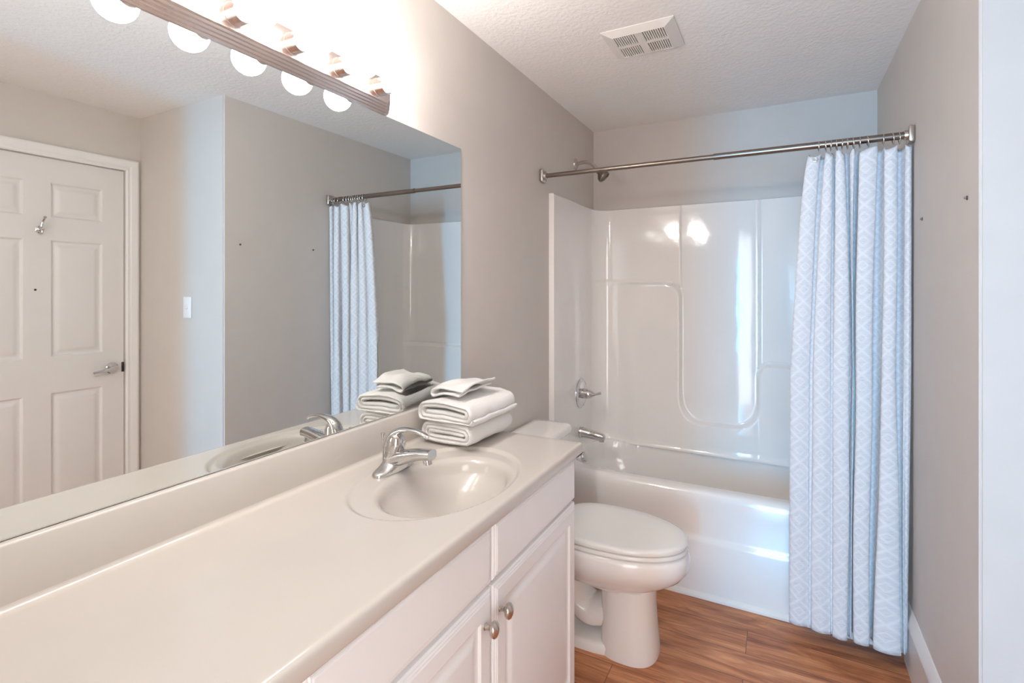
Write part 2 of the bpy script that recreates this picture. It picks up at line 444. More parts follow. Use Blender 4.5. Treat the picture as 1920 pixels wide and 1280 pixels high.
def tub():
    ZR = 0.486
    ap = [(2.503, 0.0), (2.503, 0.245), (2.505, 0.258), (2.513, 0.270), (2.516, 0.285), (2.518, 0.40), (2.520, 0.445), (2.524, 0.464), (2.532, 0.478), (2.545, 0.485)]
    ys = [2.56 + (3.132 - 2.56) * k / 90 for k in range(91)]
    xs = [0.001 + (XR - 0.002) * k / 200 for k in range(201)]
    def h(x, y):
        ex = abs((x - 0.753) / 0.708); ey = abs((y - 2.85) / 0.264)
        e = (ex ** 5 + ey ** 5) ** 0.2
        r = ss(1.0, 0.95, e) * 0.10 + 0.25 * ss(0.985, 0.72, e)
        return ZR - r + 0.004 * ss(0.06, 0.0, abs(y - 3.132))
    P = [('a', k) for k in range(len(ap))] + [('t', k) for k in range(len(ys))]
    def pos(i, j):
        k, q = P[j]; x = xs[i]
        if k == 'a': return (x, ap[q][0], ap[q][1])
        return (x, ys[q], h(x, ys[q]))
    b = BM(); vv = grid(b, len(xs), len(P), pos)
    lo = [(b.verts.new((x, YB - 0.001, ZR)), b.verts.new((x, YB - 0.001, 0.0))) for x in xs]
    for i in range(len(xs) - 1):
        b.faces.new((vv[i][-1], lo[i][0], lo[i + 1][0], vv[i + 1][-1])); b.faces.new((lo[i][0], lo[i][1], lo[i + 1][1], lo[i + 1][0])); b.faces.new((lo[i][1], vv[i][0], vv[i + 1][0], lo[i + 1][1]))
    for i in (0, len(xs) - 1): b.faces.new(vv[i] + list(lo[i]))
    obj('tub', b, M_fiber, bath, smooth=50)
tub()
b = BM(); lathe(b, (0.060, 2.806, 0.456), (1, 0, 0.30), [(0, 0.029), (0.010, 0.029), (0.015, 0.025), (0.0165, 0.004)], 28)
obj('overflow_plate', b, M_chrome, bath)

# shower valve
sv = thing('shower_valve', 'chrome round shower valve with pointed lever on the left tub wall', 'shower valve', (0.031, 2.845, 0.815))
b = BM(); lathe(b, (0.0305, 2.845, 0.815), (1, 0, 0), [(0, 0.085), (0.003, 0.085), (0.007, 0.080), (0.008, 0.072), (0.011, 0.068), (0.012, 0.03)], 40)
obj('escutcheon', b, M_chrome, sv)
b = BM(); lathe(b, (0.042, 2.845, 0.815), (1, 0, 0), [(0, 0.030), (0.030, 0.028), (0.031, 0.026), (0.034, 0.028), (0.05, 0.024), (0.066, 0.013), (0.078, 0.006)], 28)
pts = catmull([(0.112, 2.845, 0.815), (0.128, 2.847, 0.818), (0.150, 2.85, 0.826)], 6)
sweep(b, pts, [(0.007 + 0.003 * i / len(pts), 0.006 + 0.002 * i / len(pts)) for i in range(len(pts))], 12, up=(0, 0, 1))
obj('lever', b, M_chrome, sv)
# tub spout
ts = thing('tub_spout', 'chrome tub spout on the left tub wall below the shower valve', 'tub spout', (0.031, 2.835, 0.588))
b = BM(); pts = [Vector(p) for p in ((0.0305, 2.835, 0.588), (0.045, 2.835, 0.588), (0.052, 2.835, 0.588), (0.11, 2.835, 0.583), (0.15, 2.835, 0.578), (0.172, 2.835, 0.574), (0.180, 2.835, 0.572))]
sweep(b, pts, [(0.033, 0.034), (0.032, 0.033), (0.028, 0.029), (0.026, 0.026), (0.025, 0.0245), (0.021, 0.021), (0.011, 0.011)], 20, up=(0, 0, 1))
obj('spout_body', b, M_chrome, ts)
b = BM(); lathe(b, (0.160, 2.835, 0.566), (0, 0, -1), [(0, 0.016), (0.016, 0.015), (0.016, 0.011), (0.010, 0.011)], 20); obj('spout_outlet', b, M_chrome, ts)
# shower head
sh = thing('showerhead', 'small steel shower head on a bent arm above the tub surround', 'shower head', (0, 2.84, 2.165))
b = BM(); lathe(b, (0, 2.84, 2.165), (1, 0, 0), [(0.0003, 0.034), (0.004, 0.033), (0.010, 0.022), (0.013, 0.012)], 28); obj('flange', b, M_nickel, sh)
b = BM(); sweep(b, catmull([(0.006, 2.84, 2.165), (0.05, 2.84, 2.170), (0.085, 2.84, 2.163), (0.112, 2.84, 2.142), (0.135, 2.84, 2.115)], 7), 0.0105, 14); obj('arm', b, M_nickel, sh)
b = BM(); lathe(b, (0.130, 2.84, 2.121), (0.62, 0, -0.72), [(0, 0.013), (0.010, 0.017), (0.020, 0.017), (0.022, 0.014), (0.030, 0.018), (0.052, 0.034), (0.066, 0.036), (0.070, 0.034), (0.070, 0.030), (0.066, 0.029)], 28); obj('spray_head', b, M_steel, sh)

# ================================================================ CURTAIN ROD, RINGS, CURTAIN
YR, ZR_ = 2.351, 1.997
rod = thing('curtain_rod', 'telescoping brushed steel shower curtain rod spanning the alcove above the tub', 'curtain rod', (0.753, YR, ZR_))
b = BM(); lathe(b, (0.012, YR, ZR_), (1, 0, 0), [(0, 0.0112), (0.806, 0.0112)], 24); obj('inner_tube', b, M_steel, rod)
b = BM(); lathe(b, (0.816, YR, ZR_), (1, 0, 0), [(0, 0.0115), (0.0, 0.0138), (0.678, 0.0138)], 24); obj('outer_tube', b, M_steel, rod)
for s in (0, 1):
    b = BM(); x0, x1 = ((0.0003, 0.020) if s == 0 else (XR - 0.020, XR - 0.0003))
    box(b, x0, x1, YR - 0.027, YR + 0.027, ZR_ - 0.031, ZR_ + 0.031, 0.006, 3)
    lathe(b, (x1 - 0.002, YR, ZR_) if s == 0 else (x0 + 0.002, YR, ZR_), (1, 0, 0) if s == 0 else (-1, 0, 0), [(0, 0.019), (0.012, 0.017), (0.014, 0.0135)], 24)
    obj('end_bracket', b, M_nickel, rod)

FOLD = {   # front edges of the folds (x start, x end) at three heights
    1.955: [(1.170, 1.212), (1.228, 1.253), (1.263, 1.290), (1.307, 1.326), (1.338, 1.394), (1.419, 1.458), (1.480, 1.499)],
    1.10: [(1.108, 1.168), (1.190, 1.240), (1.256, 1.306), (1.316, 1.320), (1.326, 1.377), (1.409, 1.450), (1.476, 1.499)],
    0.085: [(1.103, 1.164), (1.182, 1.238), (1.254, 1.300), (1.305, 1.309), (1.316, 1.366), (1.382, 1.464), (1.472, 1.488)]}
DEEP = {1.955: [.036, .040, .046, .040, .044, .042], 1.10: [.015, .013, .05, .05, .06, .05], 0.085: [.007, .009, .036, .036, .06, .035]}
PUSH = {1.955: [0, .004, -.004, .006, -.004, .002, .004], 1.10: [.010, 0, -.010, .03, -.004, -.008, .012], 0.085: [.012, .002, -.006, .035, -.004, -.014, .022]}
def plan(z):
    ks = sorted(FOLD, reverse=True)
    if z >= ks[1]: a, c = ks[0], ks[1]
    else: a, c = ks[1], ks[2]
    t = (a - z) / (a - c); t = max(0, min(1, t))
    if a == ks[0]: t = t ** 0.62
    mix = lambda p, q: p + (q - p) * t
    pts = [Vector((mix(FOLD[a][0][0], FOLD[c][0][0]) + 0.004, YR + mix(.012, .03), 0))]
    wob = 0.35 * math.sin(z * 5.1)
    for i in range(7):
        x0 = mix(FOLD[a][i][0], FOLD[c][i][0]); x1 = mix(FOLD[a][i][1], FOLD[c][i][1]); yf = YR - 0.012 + mix(PUSH[a][i], PUSH[c][i])
        wx = 0.0022 * math.sin(z * 7 + i * 1.9) if 0 < i < 6 else 0
        pts += [Vector((x0 + wx, yf + 0.004, 0)), Vector(((x0 + x1) / 2 + wx, yf - 0.006, 0)), Vector((x1 + wx, yf + 0.004, 0))]
        if i < 6:
            xn = mix(FOLD[a][i + 1][0], FOLD[c][i + 1][0]); dp = mix(DEEP[a][i], DEEP[c][i])
            gap = max(0.0, 0.016 - (xn - x1)) * 0.4 + 0.002; gap = lerp(-(xn - x1) * 0.22, gap, ss(0.018, 0.034, dp))
            pts += [Vector((x1 - gap, yf + dp * 0.55, 0)), Vector((lerp(x1, xn, 0.3), yf + dp, 0)), Vector((lerp(x1, xn, 0.7), yf + dp, 0)), Vector((xn + gap, yf + dp * 0.55, 0))]
    pts.append(Vector((pts[-1].x - 0.003, YR + 0.02, 0)))
    return catmull(pts, 6)
cur = thing('shower_curtain', 'white woven shower curtain with diamond pattern gathered at the right end of the rod', 'shower curtain', (1.32, YR, 0.08))
def curtain_cloth():
    NZ = 120; zs = [lerp(1.960, 0.080, k / NZ) for k in range(NZ + 1)]
    rows = []
    for z in zs:
        p = plan(z); n = len(p)
        L = [0]
        for q, r in zip(p[:-1], p[1:]): L.append(L[-1] + (r - q).length)
        rows.append((p, L))
    ref = rows[NZ // 2][1]
    b = BM(); uvl = b.loops.layers.uv.new('UVMap'); n = len(rows[0][0]); vv = []
    for k, z in enumerate(zs):
        p, _ = rows[k]; r = []
        for i, q in enumerate(p):
            sag = 0.010 * math.sin(q.x * 38) if k == 0 else 0
            zz = z + (0.008 * math.cos((i / n) * 2 * PI * 12) - 0.004) * max(0, 1 - k / 3)
            zz += 0.004 * (q.x - 1.17) * max(0, 1 - k / 6)
            nz = 0.0016 * noise.noise(Vector((q.x * 25, z * 16, 3)))
            r.append(b.verts.new((q.x, q.y + nz + max(0, (0.5 - z)) * -0.012, zz)))
        vv.append(r)
    for k in range(NZ):
        for i in range(n - 1):
            f = b.faces.new((vv[k][i], vv[k][i + 1], vv[k + 1][i + 1], vv[k + 1][i]))
            for lp, (kk, ii) in zip(f.loops, ((k, i), (k, i + 1), (k + 1, i + 1), (k + 1, i))):
                lp[uvl].uv = (ref[ii], zs[kk])
    o = obj('cloth', b, M_curt, cur, smooth=180)
    s = o.modifiers.new('thickness', 'SOLIDIFY'); s.thickness = 0.0022
curtain_cloth()
# metal eyelet in the left top corner
b = BM()
cx, cz = 1.192, 1.937; t = []
for k in range(24):
    a = 2 * PI * k / 24; t.append([(cx + (0.0075 + 0.003 * math.cos(2 * PI * j / 8)) * math.cos(a), YR - 0.0185 + 0.002 * math.sin(2 * PI * j / 8), cz + (0.0075 + 0.003 * math.cos(2 * PI * j / 8)) * math.sin(a)) for j in range(8)])
t.append(t[0]); rings(b, t, False, False); obj('eyelet', b, M_ring, cur)
b = BM(); NZ = 40
def liner_pt(i, j):
    z = lerp(1.95, 0.30, j / NZ); s = i / 60
    x0 = lerp(1.195, 1.150, min(1, (1.95 - z) / 0.9)); x = lerp(x0, 1.485, s)
    return (x, YR + lerp(0.050, 0.060, (1.95 - z)) + 0.013 * math.sin(s * 2 * PI * 7), z)
grid(b, 61, NZ + 1, liner_pt); o = obj('liner', b, M_liner, cur, smooth=180); q = o.modifiers.new('thickness', 'SOLIDIFY'); q.thickness = 0.0008
o['label'] = 'plain white inner liner'

RX = [1.205, 1.228, 1.246, 1.264, 1.283, 1.300, 1.319, 1.340, 1.365, 1.413, 1.443, 1.462]
ORD = ['leftmost curtain ring, beside the metal eyelet of the curtain', 'second curtain ring from the left end of the row', 'third curtain ring from the left end of the row',
       'fourth curtain ring from the left end of the row', 'fifth curtain ring from the left, over a wide pleat', 'sixth curtain ring from the left, tilted on the rod', 'seventh curtain ring from the left end of the row',
       'fifth curtain ring counting from the right wall', 'fourth curtain ring from the right, alone left of the widest gap', 'third curtain ring from the right, just right of the widest gap',
       'second curtain ring from the right wall', 'rightmost curtain ring, nearest the wall bracket']
for k, x in enumerate(RX):
    b = BM(); R = 0.0215; tl = random.uniform(-0.25, 0.25); secs = []
    for i in range(33):
        a = 2 * PI * i / 32
        c = Vector((x + tl * R * math.sin(a) * 0.5, YR + R * math.cos(a) * 0.9, ZR_ - 0.0072 + R * math.sin(a)))
        e = Vector((0, math.cos(a), math.sin(a)))
        secs.append([c + e * 0.0017 * math.cos(2 * PI * j / 8) + Vector((1, 0, 0)) * 0.0017 * math.sin(2 * PI * j / 8) for j in range(8)])
    rings(b, secs, False, False)
    tag(obj('curtain_ring', b, M_ring, origin=(x, YR, ZR_)), 'thin steel ' + ORD[k], 'curtain ring', 'curtain rings on the shower rod')

# ================================================================ VANITY
VY0, VY1, XF, ZT = YF + 0.004, 1.5705, 0.485, 0.9315
van = thing('vanity_cabinet', 'long white vanity cabinet with raised panel doors under the cream countertop', 'cabinet', (0.24, 0.63, 0))
b = BM()
box(b, 0.447, 0.465, VY0 + 0.002, 1.560, 0.115, 0.890); box(b, 0.002, 0.447, 1.544, 1.560, 0.115, 0.890); box(b, 0.002, 0.447, VY0 + 0.002, VY0 + 0.018, 0.115, 0.890)
box(b, 0.002, 0.447, VY0 + 0.018, 1.544, 0.115, 0.131); box(b, 0.002, 0.010, VY0 + 0.018, 1.544, 0.131, 0.890); box(b, 0.02, 0.40, VY0 + 0.002, 1.556, 0.0, 0.115)
obj('carcass', b, M_cab, van)
def front(name, y0, y1, z0, z1, panel, parent=van):
    """overlay front: stepped edge, optional raised panel"""
    def prof(d):                       # depth below face as function of distance to the edge
        if d < 0.0: return 0.012
        v = 0.0
        if d < 0.016: v = 0.0075 * (1 - ss(0.000, 0.004, d) * 0.42 - ss(0.0075, 0.0105, d) * 0.34 - ss(0.013, 0.016, d) * 0.24)
        if panel:
            if 0.052 <= d < 0.062: v = 0.006 * ss(0.052, 0.060, d)
            elif 0.062 <= d < 0.070: v = 0.006
            elif 0.070 <= d < 0.092: v = 0.006 * (1 - ss(0.070, 0.092, d))
        return v
    cut = [0, 0.002, 0.004, 0.0075, 0.009, 0.0105, 0.013, 0.0145, 0.016]
    if panel: cut += [0.052, 0.055, 0.058, 0.061, 0.066, 0.070, 0.076, 0.081, 0.086, 0.092]
    ys = sorted({round(v, 5) for c in cut for v in (y0 + c, y1 - c)}); zs = sorted({round(v, 5) for c in cut for v in (z0 + c, z1 - c)})
    b = BM(); vv = grid(b, len(ys), len(zs), lambda i, j: (XF - prof(min(ys[i] - y0, y1 - ys[i], zs[j] - z0, z1 - zs[j])), ys[i], zs[j]))
    loop = [r[0] for r in vv] + vv[-1][1:] + [r[-1] for r in reversed(vv[:-1])] + list(reversed(vv[0][1:-1]))
    bk = [b.verts.new((0.4655, v.co.y, v.co.z)) for v in loop]
    for k in range(len(loop)):
        m = (k + 1) % len(loop); b.faces.new((loop[k], loop[m], bk[m], bk[k]))
    b.faces.new(bk)
    return obj(name, b, M_cab, parent, smooth=22)
front('drawer_front', 1.030, 1.562, 0.748, 0.886, False)
front('drawer_front', 0.497, 1.0225, 0.748, 0.886, False)
d1 = front('cabinet_door', 1.030, 1.562, 0.135, 0.737, True)
d2 = front('cabinet_door', 0.497, 1.0225, 0.135, 0.737, True)
for z0, z1 in ((0.700, 0.880), (0.510, 0.692), (0.325, 0.502), (0.135, 0.317)):
    f = front('drawer', -0.02, 0.489, z0, z1, False)
    k = BM(); lathe(k, (XF - 0.001, 0.235, (z0 + z1) / 2), (1, 0, 0), [(0, 0.008), (0.003, 0.0075), (0.012, 0.0055), (0.016, 0.009), (0.021, 0.0155), (0.026, 0.0165), (0.030, 0.013), (0.033, 0.004)], 24); obj('knob', k, M_nickel, f)
front('panel_front', VY0 + 0.004, -0.028, 0.135, 0.880, False)
def oval_knob(y, z, parent):
    k = BM(); d = [(0, 0.008), (0.002, 0.008), (0.004, 0.006), (0.012, 0.0055), (0.016, 0.008), (0.0185, 0.0125), (0.022, 0.0150), (0.027, 0.0152), (0.031, 0.0125), (0.034, 0.007), (0.035, 0.001)]
    rings(k, [[(XF - 0.001 + t, y + r * math.cos(2 * PI * i / 28) * (0.92 if t > 0.013 else 1), z + r * math.sin(2 * PI * i / 28) * (1.28 if t > 0.013 else 1)) for i in range(28)] for t, r in d])
    obj('knob', k, M_nickel, parent)
oval_knob(1.0565, 0.672, d1); oval_knob(0.988, 0.668, d2)

# countertop with integral oval basin
top = thing('countertop', 'cream cultured marble countertop with moulded oval sink and backsplash', 'countertop', (0.25, 0.63, 0.896))
CX, CY, AX, AY = 0.275, 1.105, 0.195, 0.272
BX, BY, BAX, BAY = 0.305, 1.095, 0.150, 0.205
def hz(x, y):
    eo = math.hypot((x - CX) / AX, (y - CY) / AY)
    z = ZT - 0.007 * ss(1.0, 0.955, eo)
    eb = math.hypot((x - BX) / BAX, (y - BY) / BAY)
    if eb < 1.06:
        q = max(0.0, 1 - (eb / 1.0) ** 2.0)
        z -= 0.006 * ss(1.06, 0.98, eb) + 0.108 * (q ** 0.72) * ss(1.0, 0.90, eb)
    return z
rr = 0.010
xs = [(0.018, 0.013), (0.0185, 0.009), (0.020, 0.005), (0.023, 0.0022), (0.028, 0.0004)]
xs = [(x, -d) for x, d in xs]
xs += [(lerp(0.034, 0.494, k / 92), 0) for k in range(93)]
xs += [(0.505 - rr + rr * math.sin(a), rr * (1 - math.cos(a))) for a in (PI / 8, PI / 4, 3 * PI / 8, PI / 2)]
xs += [(0.505, 0.030), (0.503, 0.0345), (0.499, 0.0355), (0.43, 0.0355)]
ysl = [(lerp(VY0, 0.80, k / 22), 0) for k in range(22)] + [(lerp(0.80, 1.40, k / 118), 0) for k in range(119)] + [(lerp(1.40, VY1 - rr, k / 6), 0) for k in range(1, 7)]
ysl += [(VY1 - rr + rr * math.sin(a), rr * (1 - math.cos(a))) for a in (PI / 8, PI / 4, 3 * PI / 8, PI / 2)] + [(VY1, 0.030), (VY1 - 0.002, 0.0345), (VY1 - 0.006, 0.0355), (VY1 - 0.05, 0.0355)]
b = BM()
def tp(i, j):
    x, dx = xs[i]; y, dy = ysl[j]
    return (x, y, ZT - max(dx, dy) if max(dx, dy) > 0 else hz(x, y) - dx)
vv = grid(b, len(xs), len(ysl), tp)
bowl = BM(); kill = []
mp = {}
for f in b.faces:
    c = f.calc_center_median()
    if math.hypot((c.x - CX) / AX, (c.y - CY) / AY) < 1.02 and c.z < ZT + 0.001 and c.x < 0.49:
        vl = []
        for v in f.verts:
            if v not in mp: mp[v] = bowl.verts.new(v.co)
            vl.append(mp[v])
        bowl.faces.new(vl); kill.append(f)
bmesh.ops.delete(b, geom=kill, context='FACES')
obj('counter_slab', b, M_marble, top, smooth=50)
obj('basin', bowl, M_marble, top, smooth=60)
b = BM(); prof = [(0.0005, 0.895), (0.0005, 1.0355), (0.016, 1.0355), (0.0185, 1.034), (0.0200, 1.031), (0.0188, 0.95), (0.0182, 0.936), (0.018, 0.90)]
rings(b, [[(x, y, z) for x, z in prof] for y in (VY0, VY1 - 0.001)]); obj('backsplash', b, M_marble, top, smooth=40)
b = BM(); lathe(b, (BX, BY, ZT - 0.126), (0, 0, 1), [(0, 0.024), (0.006, 0.024), (0.009, 0.020), (0.007, 0.014), (0.010, 0.012), (0.012, 0.002)], 24); obj('drain', b, M_chrome, top)

# faucet
FX, FY, FZ = 0.118, 1.105, ZT - 0.0066
fau = thing('faucet', 'chrome single lever bathroom faucet behind the oval sink', 'faucet', (FX, FY, FZ))
b = BM(); secs = []
for k in range(33):
    s = -1 + 2 * k / 32; y = FY + 0.079 * s
    wd = 0.027 * max(0.0, 1 - abs(s) ** 3.2) ** 0.5 + 0.0008
    hh = (0.013 + 0.030 * math.exp(-(s / 0.42) ** 2)) * max(0.06, 1 - abs(s) ** 9) ** 0.6
    r = []
    for i in range(20):
        a = PI * i / 19; r.append((FX + math.cos(a) * wd * (0.95 if i in (0, 19) else 1), y, FZ + hh * (math.sin(a) ** 0.6 if 0 < i < 19 else 0)))
    secs.append(r)
rings(b, secs); obj('base', b, M_chrome, fau, smooth=50)
b = BM(); pts = catmull([(FX + 0.000, FY, FZ + 0.028), (FX + 0.035, FY, FZ + 0.040), (FX + 0.070, FY, FZ + 0.050), (FX + 0.105, FY, FZ + 0.057), (FX + 0.132, FY, FZ + 0.060)], 6)
n = len(pts); rad = [(lerp(0.030, 0.0195, min(1, i / (n * 0.7))), lerp(0.022, 0.0135, min(1, i / (n * 0.7)))) for i in range(n)]
pp = []
for i, p in enumerate(pts):
    d = (pts[min(i + 1, n - 1)] - pts[max(i - 1, 0)]).normalized(); a = Vector((0, 1, 0)); u = d.cross(a) * -1
    pp.append([p + a * rad[i][0] * (abs(math.cos(t)) ** 0.65 * (1 if math.cos(t) > 0 else -1)) + u * rad[i][1] * (abs(math.sin(t)) ** 0.65 * (1 if math.sin(t) > 0 else -1)) for t in [2 * PI * k / 24 for k in range(24)]])
rings(b, pp); obj('spout', b, M_chrome, fau, smooth=50)
b = BM(); lathe(b, (FX + 0.115, FY, FZ + 0.050), (0.18, 0, -1), [(0, 0.012), (0.018, 0.012), (0.018, 0.009), (0.012, 0.009)], 20); obj('aerator', b, M_chrome, fau)
b = BM(); lathe(b, (FX + 0.002, FY, FZ + 0.036), (0.16, 0, 1), [(0, 0.0285), (0.004, 0.0285), (0.018, 0.027), (0.0185, 0.0262), (0.020, 0.0262), (0.0205, 0.027), (0.036, 0.026), (0.054, 0.0235), (0.064, 0.018), (0.070, 0.009), (0.072, 0.001)], 28)
obj('handle_hub', b, M_chrome, fau)
b = BM(); pts = catmull([(FX - 0.012, FY, FZ + 0.070), (FX + 0.000, FY, FZ + 0.096), (FX + 0.025, FY, FZ + 0.112), (FX + 0.062, FY, FZ + 0.117), (FX + 0.095, FY, FZ + 0.113), (FX + 0.118, FY, FZ + 0.104)], 6); n = len(pts)
sweep(b, pts, [(lerp(0.022, 0.0105, min(1, i / n * 1.5)) * (1 if i < n - 2 else 0.7), lerp(0.016, 0.0055, min(1, i / n * 1.8))) for i in range(n)], 18, up=(0, 0, 1)); obj('handle', b, M_chrome, fau)
b = BM(); lathe(b, (FX - 0.050, FY + 0.012, ZT + 0.0004), (0, 0, 1), [(0, 0.0026), (0.063, 0.0026), (0.066, 0.0035), (0.080, 0.0062), (0.084, 0.0064), (0.086, 0.003)], 14); obj('lift_rod', b, M_chrome, fau)

# ---------------------------------------------------------------- mirror
b = BM(); box(b, 0.0005, 0.0052, VY0, 1.612, 1.037, 1.957)
for f in b.faces: f.material_index = 0 if f.normal.x > 0.5 and f.calc_center_median().x > 0.005 else 1
b.normal_update()
for f in b.faces: f.material_index = 0 if f.calc_center_median().x > 0.005 else 1
tag(obj('wall_mirror', b, [M_mirror, M_edge], origin=(0, 0.65, 1.037)), 'large frameless mirror on the left wall above the vanity backsplash', 'mirror')

# ---------------------------------------------------------------- light bar with globe bulbs
bar = thing('vanity_light', 'stepped nickel light bar with glowing globe bulbs above the mirror', 'light fixture', (0, 0.757, 2.011))
BYS = [1.124 - 0.1465 * k for k in range(6)]
b = BM(); secs = []
y0, y1 = BYS[-1] - 0.055, BYS[0] + 0.037
def rrect(x, hy0, hy1, hz_, r):
    pts = []
    for cy, cz, a0 in ((hy1 - r, hz_ - r, 0), (hy0 + r, hz_ - r, 1), (hy0 + r, -hz_ + r, 2), (hy1 - r, -hz_ + r, 3)):
        for k in range(7):
            a = PI / 2 * (a0 + k / 6); pts.append((x, cy + r * math.cos(a), 2.011 + cz + r * math.sin(a)))
    return pts
lay = [(0.0005, 0.048, 0.054), (0.009, 0.048, 0.054), (0.0115, 0.042, 0.0495), (0.018, 0.0405, 0.049), (0.0205, 0.033, 0.0445), (0.027, 0.0315, 0.044), (0.0295, 0.024, 0.0395), (0.036, 0.0225, 0.039), (0.0385, 0.015, 0.0345), (0.043, 0.014, 0.034), (0.045, 0.011, 0.0325)]
for x, ey, h in lay: secs.append(rrect(x, y0 - ey, y1 + ey, h, 0.018))
rings(b, secs); obj('back_plate', b, M_bar, bar, smooth=25)
for y in BYS:
    b = BM(); lathe(b, (0.044, y, 2.011), (1, 0, 0), [(0, 0.0265), (0.002, 0.0265), (0.003, 0.025), (0.034, 0.025), (0.035, 0.024), (0.036, 0.0195), (0.034, 0.017)], 28); obj('socket', b, M_bar, bar)
    b = BM(); r = 0.0405; c = 0.084
    pr = [(0.030, 0.013), (0.036, 0.0155)] + [(c - r * math.cos(t), r * math.sin(t)) for t in [math.radians(v) for v in range(28, 181, 8)]]
    lathe(b, (0.044, y, 2.011), (1, 0, 0), pr, 32); obj('bulb', b, M_bulb, bar, smooth=180)

# ================================================================ TOWELS
def spiral(cx, cz, wd, th, turns, r0, squash=1.0, ph=0.0):
    """flattened spiral of one folded sheet: list of centre line points (x, z)"""
    P = []; n = int(turns * 28)
    for k in range(n + 1):
        a = ph + 2 * PI * turns * k / n; r = r0 + th * turns * k / n
        st = (wd / 2 - r0 - th * turns)
        c, s = math.cos(a), math.sin(a)
        x = cx + c * r + st * max(-1, min(1, 2.2 * c)); P.append((x, cz + s * r * squash))
    return P
def cloth_roll(name, line, th, ya, yb, warp, label, origin, rows=26):
    b = BM(); n = len(line); L, R = [], []
    for k in range(n):
        a, c = line[max(k - 1, 0)], line[min(k + 1, n - 1)]
        d = Vector((c[0] - a[0], c[1] - a[1])); d = d.normalized() if d.length > 0 else Vector((1, 0)); nn = Vector((-d.y, d.x))
        e = 0.55 if k in (0, n - 1) else 1.0
        L.append((line[k][0] + nn.x * th * .5 * e, line[k][1] + nn.y * th * .5 * e)); R.append((line[k][0] - nn.x * th * .5 * e, line[k][1] - nn.y * th * .5 * e))
    ring = L + list(reversed(R)); secs = []
    for j in range(rows + 1):
        t = j / rows; secs.append([warp(x, z, lerp(ya, yb, t), t) for x, z in ring])
    vv = rings(b, secs, False, False)
    m = len(ring)
    for row in (vv[0], vv[-1]):          # end faces: quads between the two skins, pulled out into a soft rounded edge
        mid = []
        sgn = -1 if row is vv[0] else 1
        for k in range(n):
            p = (row[k].co + row[m - 1 - k].co) / 2; mid.append(b.verts.new(p + Vector((0, sgn * th * 0.38, 0))))
        for k in range(n - 1):
            b.faces.new((row[k], row[k + 1], mid[k + 1], mid[k])); b.faces.new((mid[k], mid[k + 1], row[m - 2 - k], row[m - 1 - k]))
    return obj(name, b, M_towel, origin=origin, smooth=70)
def wav(x, y, z, s, amp): return amp * (noise.noise(Vector((x * 22 + s, y * 22, z * 30))) + 0.9 * noise.noise(Vector((x * 9 + s, y * 9, z * 14 + 5))))
Z2 = ZT + 0.0765
def warp1(x, z, y, t):
    k = 1 + 0.03 * math.sin(t * PI)
    return (x + 0.012 * (t - 0.5) + wav(x, y, z, 1, .003), y + wav(x, 0, z, 9, .006) * (1 if t in (0, 1) else 1), min(Z2 - 0.0006, max(ZT + 0.0006, ZT + (z - ZT) * k + wav(x, y, z, 5, .003))))
l1 = spiral(0.148, ZT + 0.0375, 0.192, 0.0132, 2.55, 0.0035, 0.94, 0.35)
o = cloth_roll('bath_towel', l1, 0.0112, 1.325, 1.572, warp1, '', (0.148, 1.44, ZT))
tag(o, 'folded white terry bath towel at the bottom of the stack, lying on the countertop', 'towel', 'folded towels beside the sink')
def warp2(x, z, y, t):
    u = (x - 0.145) / 0.1
    return (x + 0.016 * (t - 0.5) + wav(x, y, z, 21, .004), y + wav(x, 0, z, 29, .008), max(Z2 + 0.0002, z + 0.007 * math.cos(u * 2.0) - 0.006 + 0.010 * (0.5 - t) * -0.6 + wav(x, y, z, 25, .004)))
l2 = spiral(0.146, Z2 + 0.038, 0.214, 0.0138, 2.5, 0.0035, 0.92, 2.9)
o = cloth_roll('bath_towel', l2, 0.0116, 1.318, 1.578, warp2, '', (0.146, 1.44, Z2))
tag(o, 'folded white terry bath towel in the middle of the stack, under the washcloth', 'towel', 'folded towels beside the sink')
Z3 = Z2 + 0.082
lc = [(0.235, Z3 + 0.004), (0.21, Z3 + 0.005), (0.17, Z3 + 0.004), (0.14, Z3 + 0.004), (0.126, Z3 + 0.006), (0.118, Z3 + 0.013), (0.124, Z3 + 0.022), (0.140, Z3 + 0.025), (0.17, Z3 + 0.0235), (0.205, Z3 + 0.021), (0.238, Z3 + 0.0205), (0.250, Z3 + 0.021)]
lc = [(p.x, p.y) for p in catmull([Vector((x - 0.05, z, 0)) for x, z in lc], 5)]
def warp3(x, z, y, t):
    up = max(0, x - 0.15) * 0.25 * t
    return (x + 0.03 * (t - 0.5) * 0.5 + wav(x, y, z, 41, .003), y + wav(x, 0, z, 49, .006), z + up + 0.007 * math.sin(t * PI) * (0.4 if z < Z3 + 0.012 else 1) - 0.010 * ss(0.12, 0.06, x) - 0.003 * ss(0.4, 0.0, t) + wav(x, y, z, 45, .005))
o = cloth_roll('washcloth', lc, 0.0082, 1.345, 1.52, warp3, '', (0.15, 1.43, Z3))
tag(o, 'small folded white washcloth with a turned-up corner on top of the towel stack', 'washcloth', 'folded towels beside the sink')

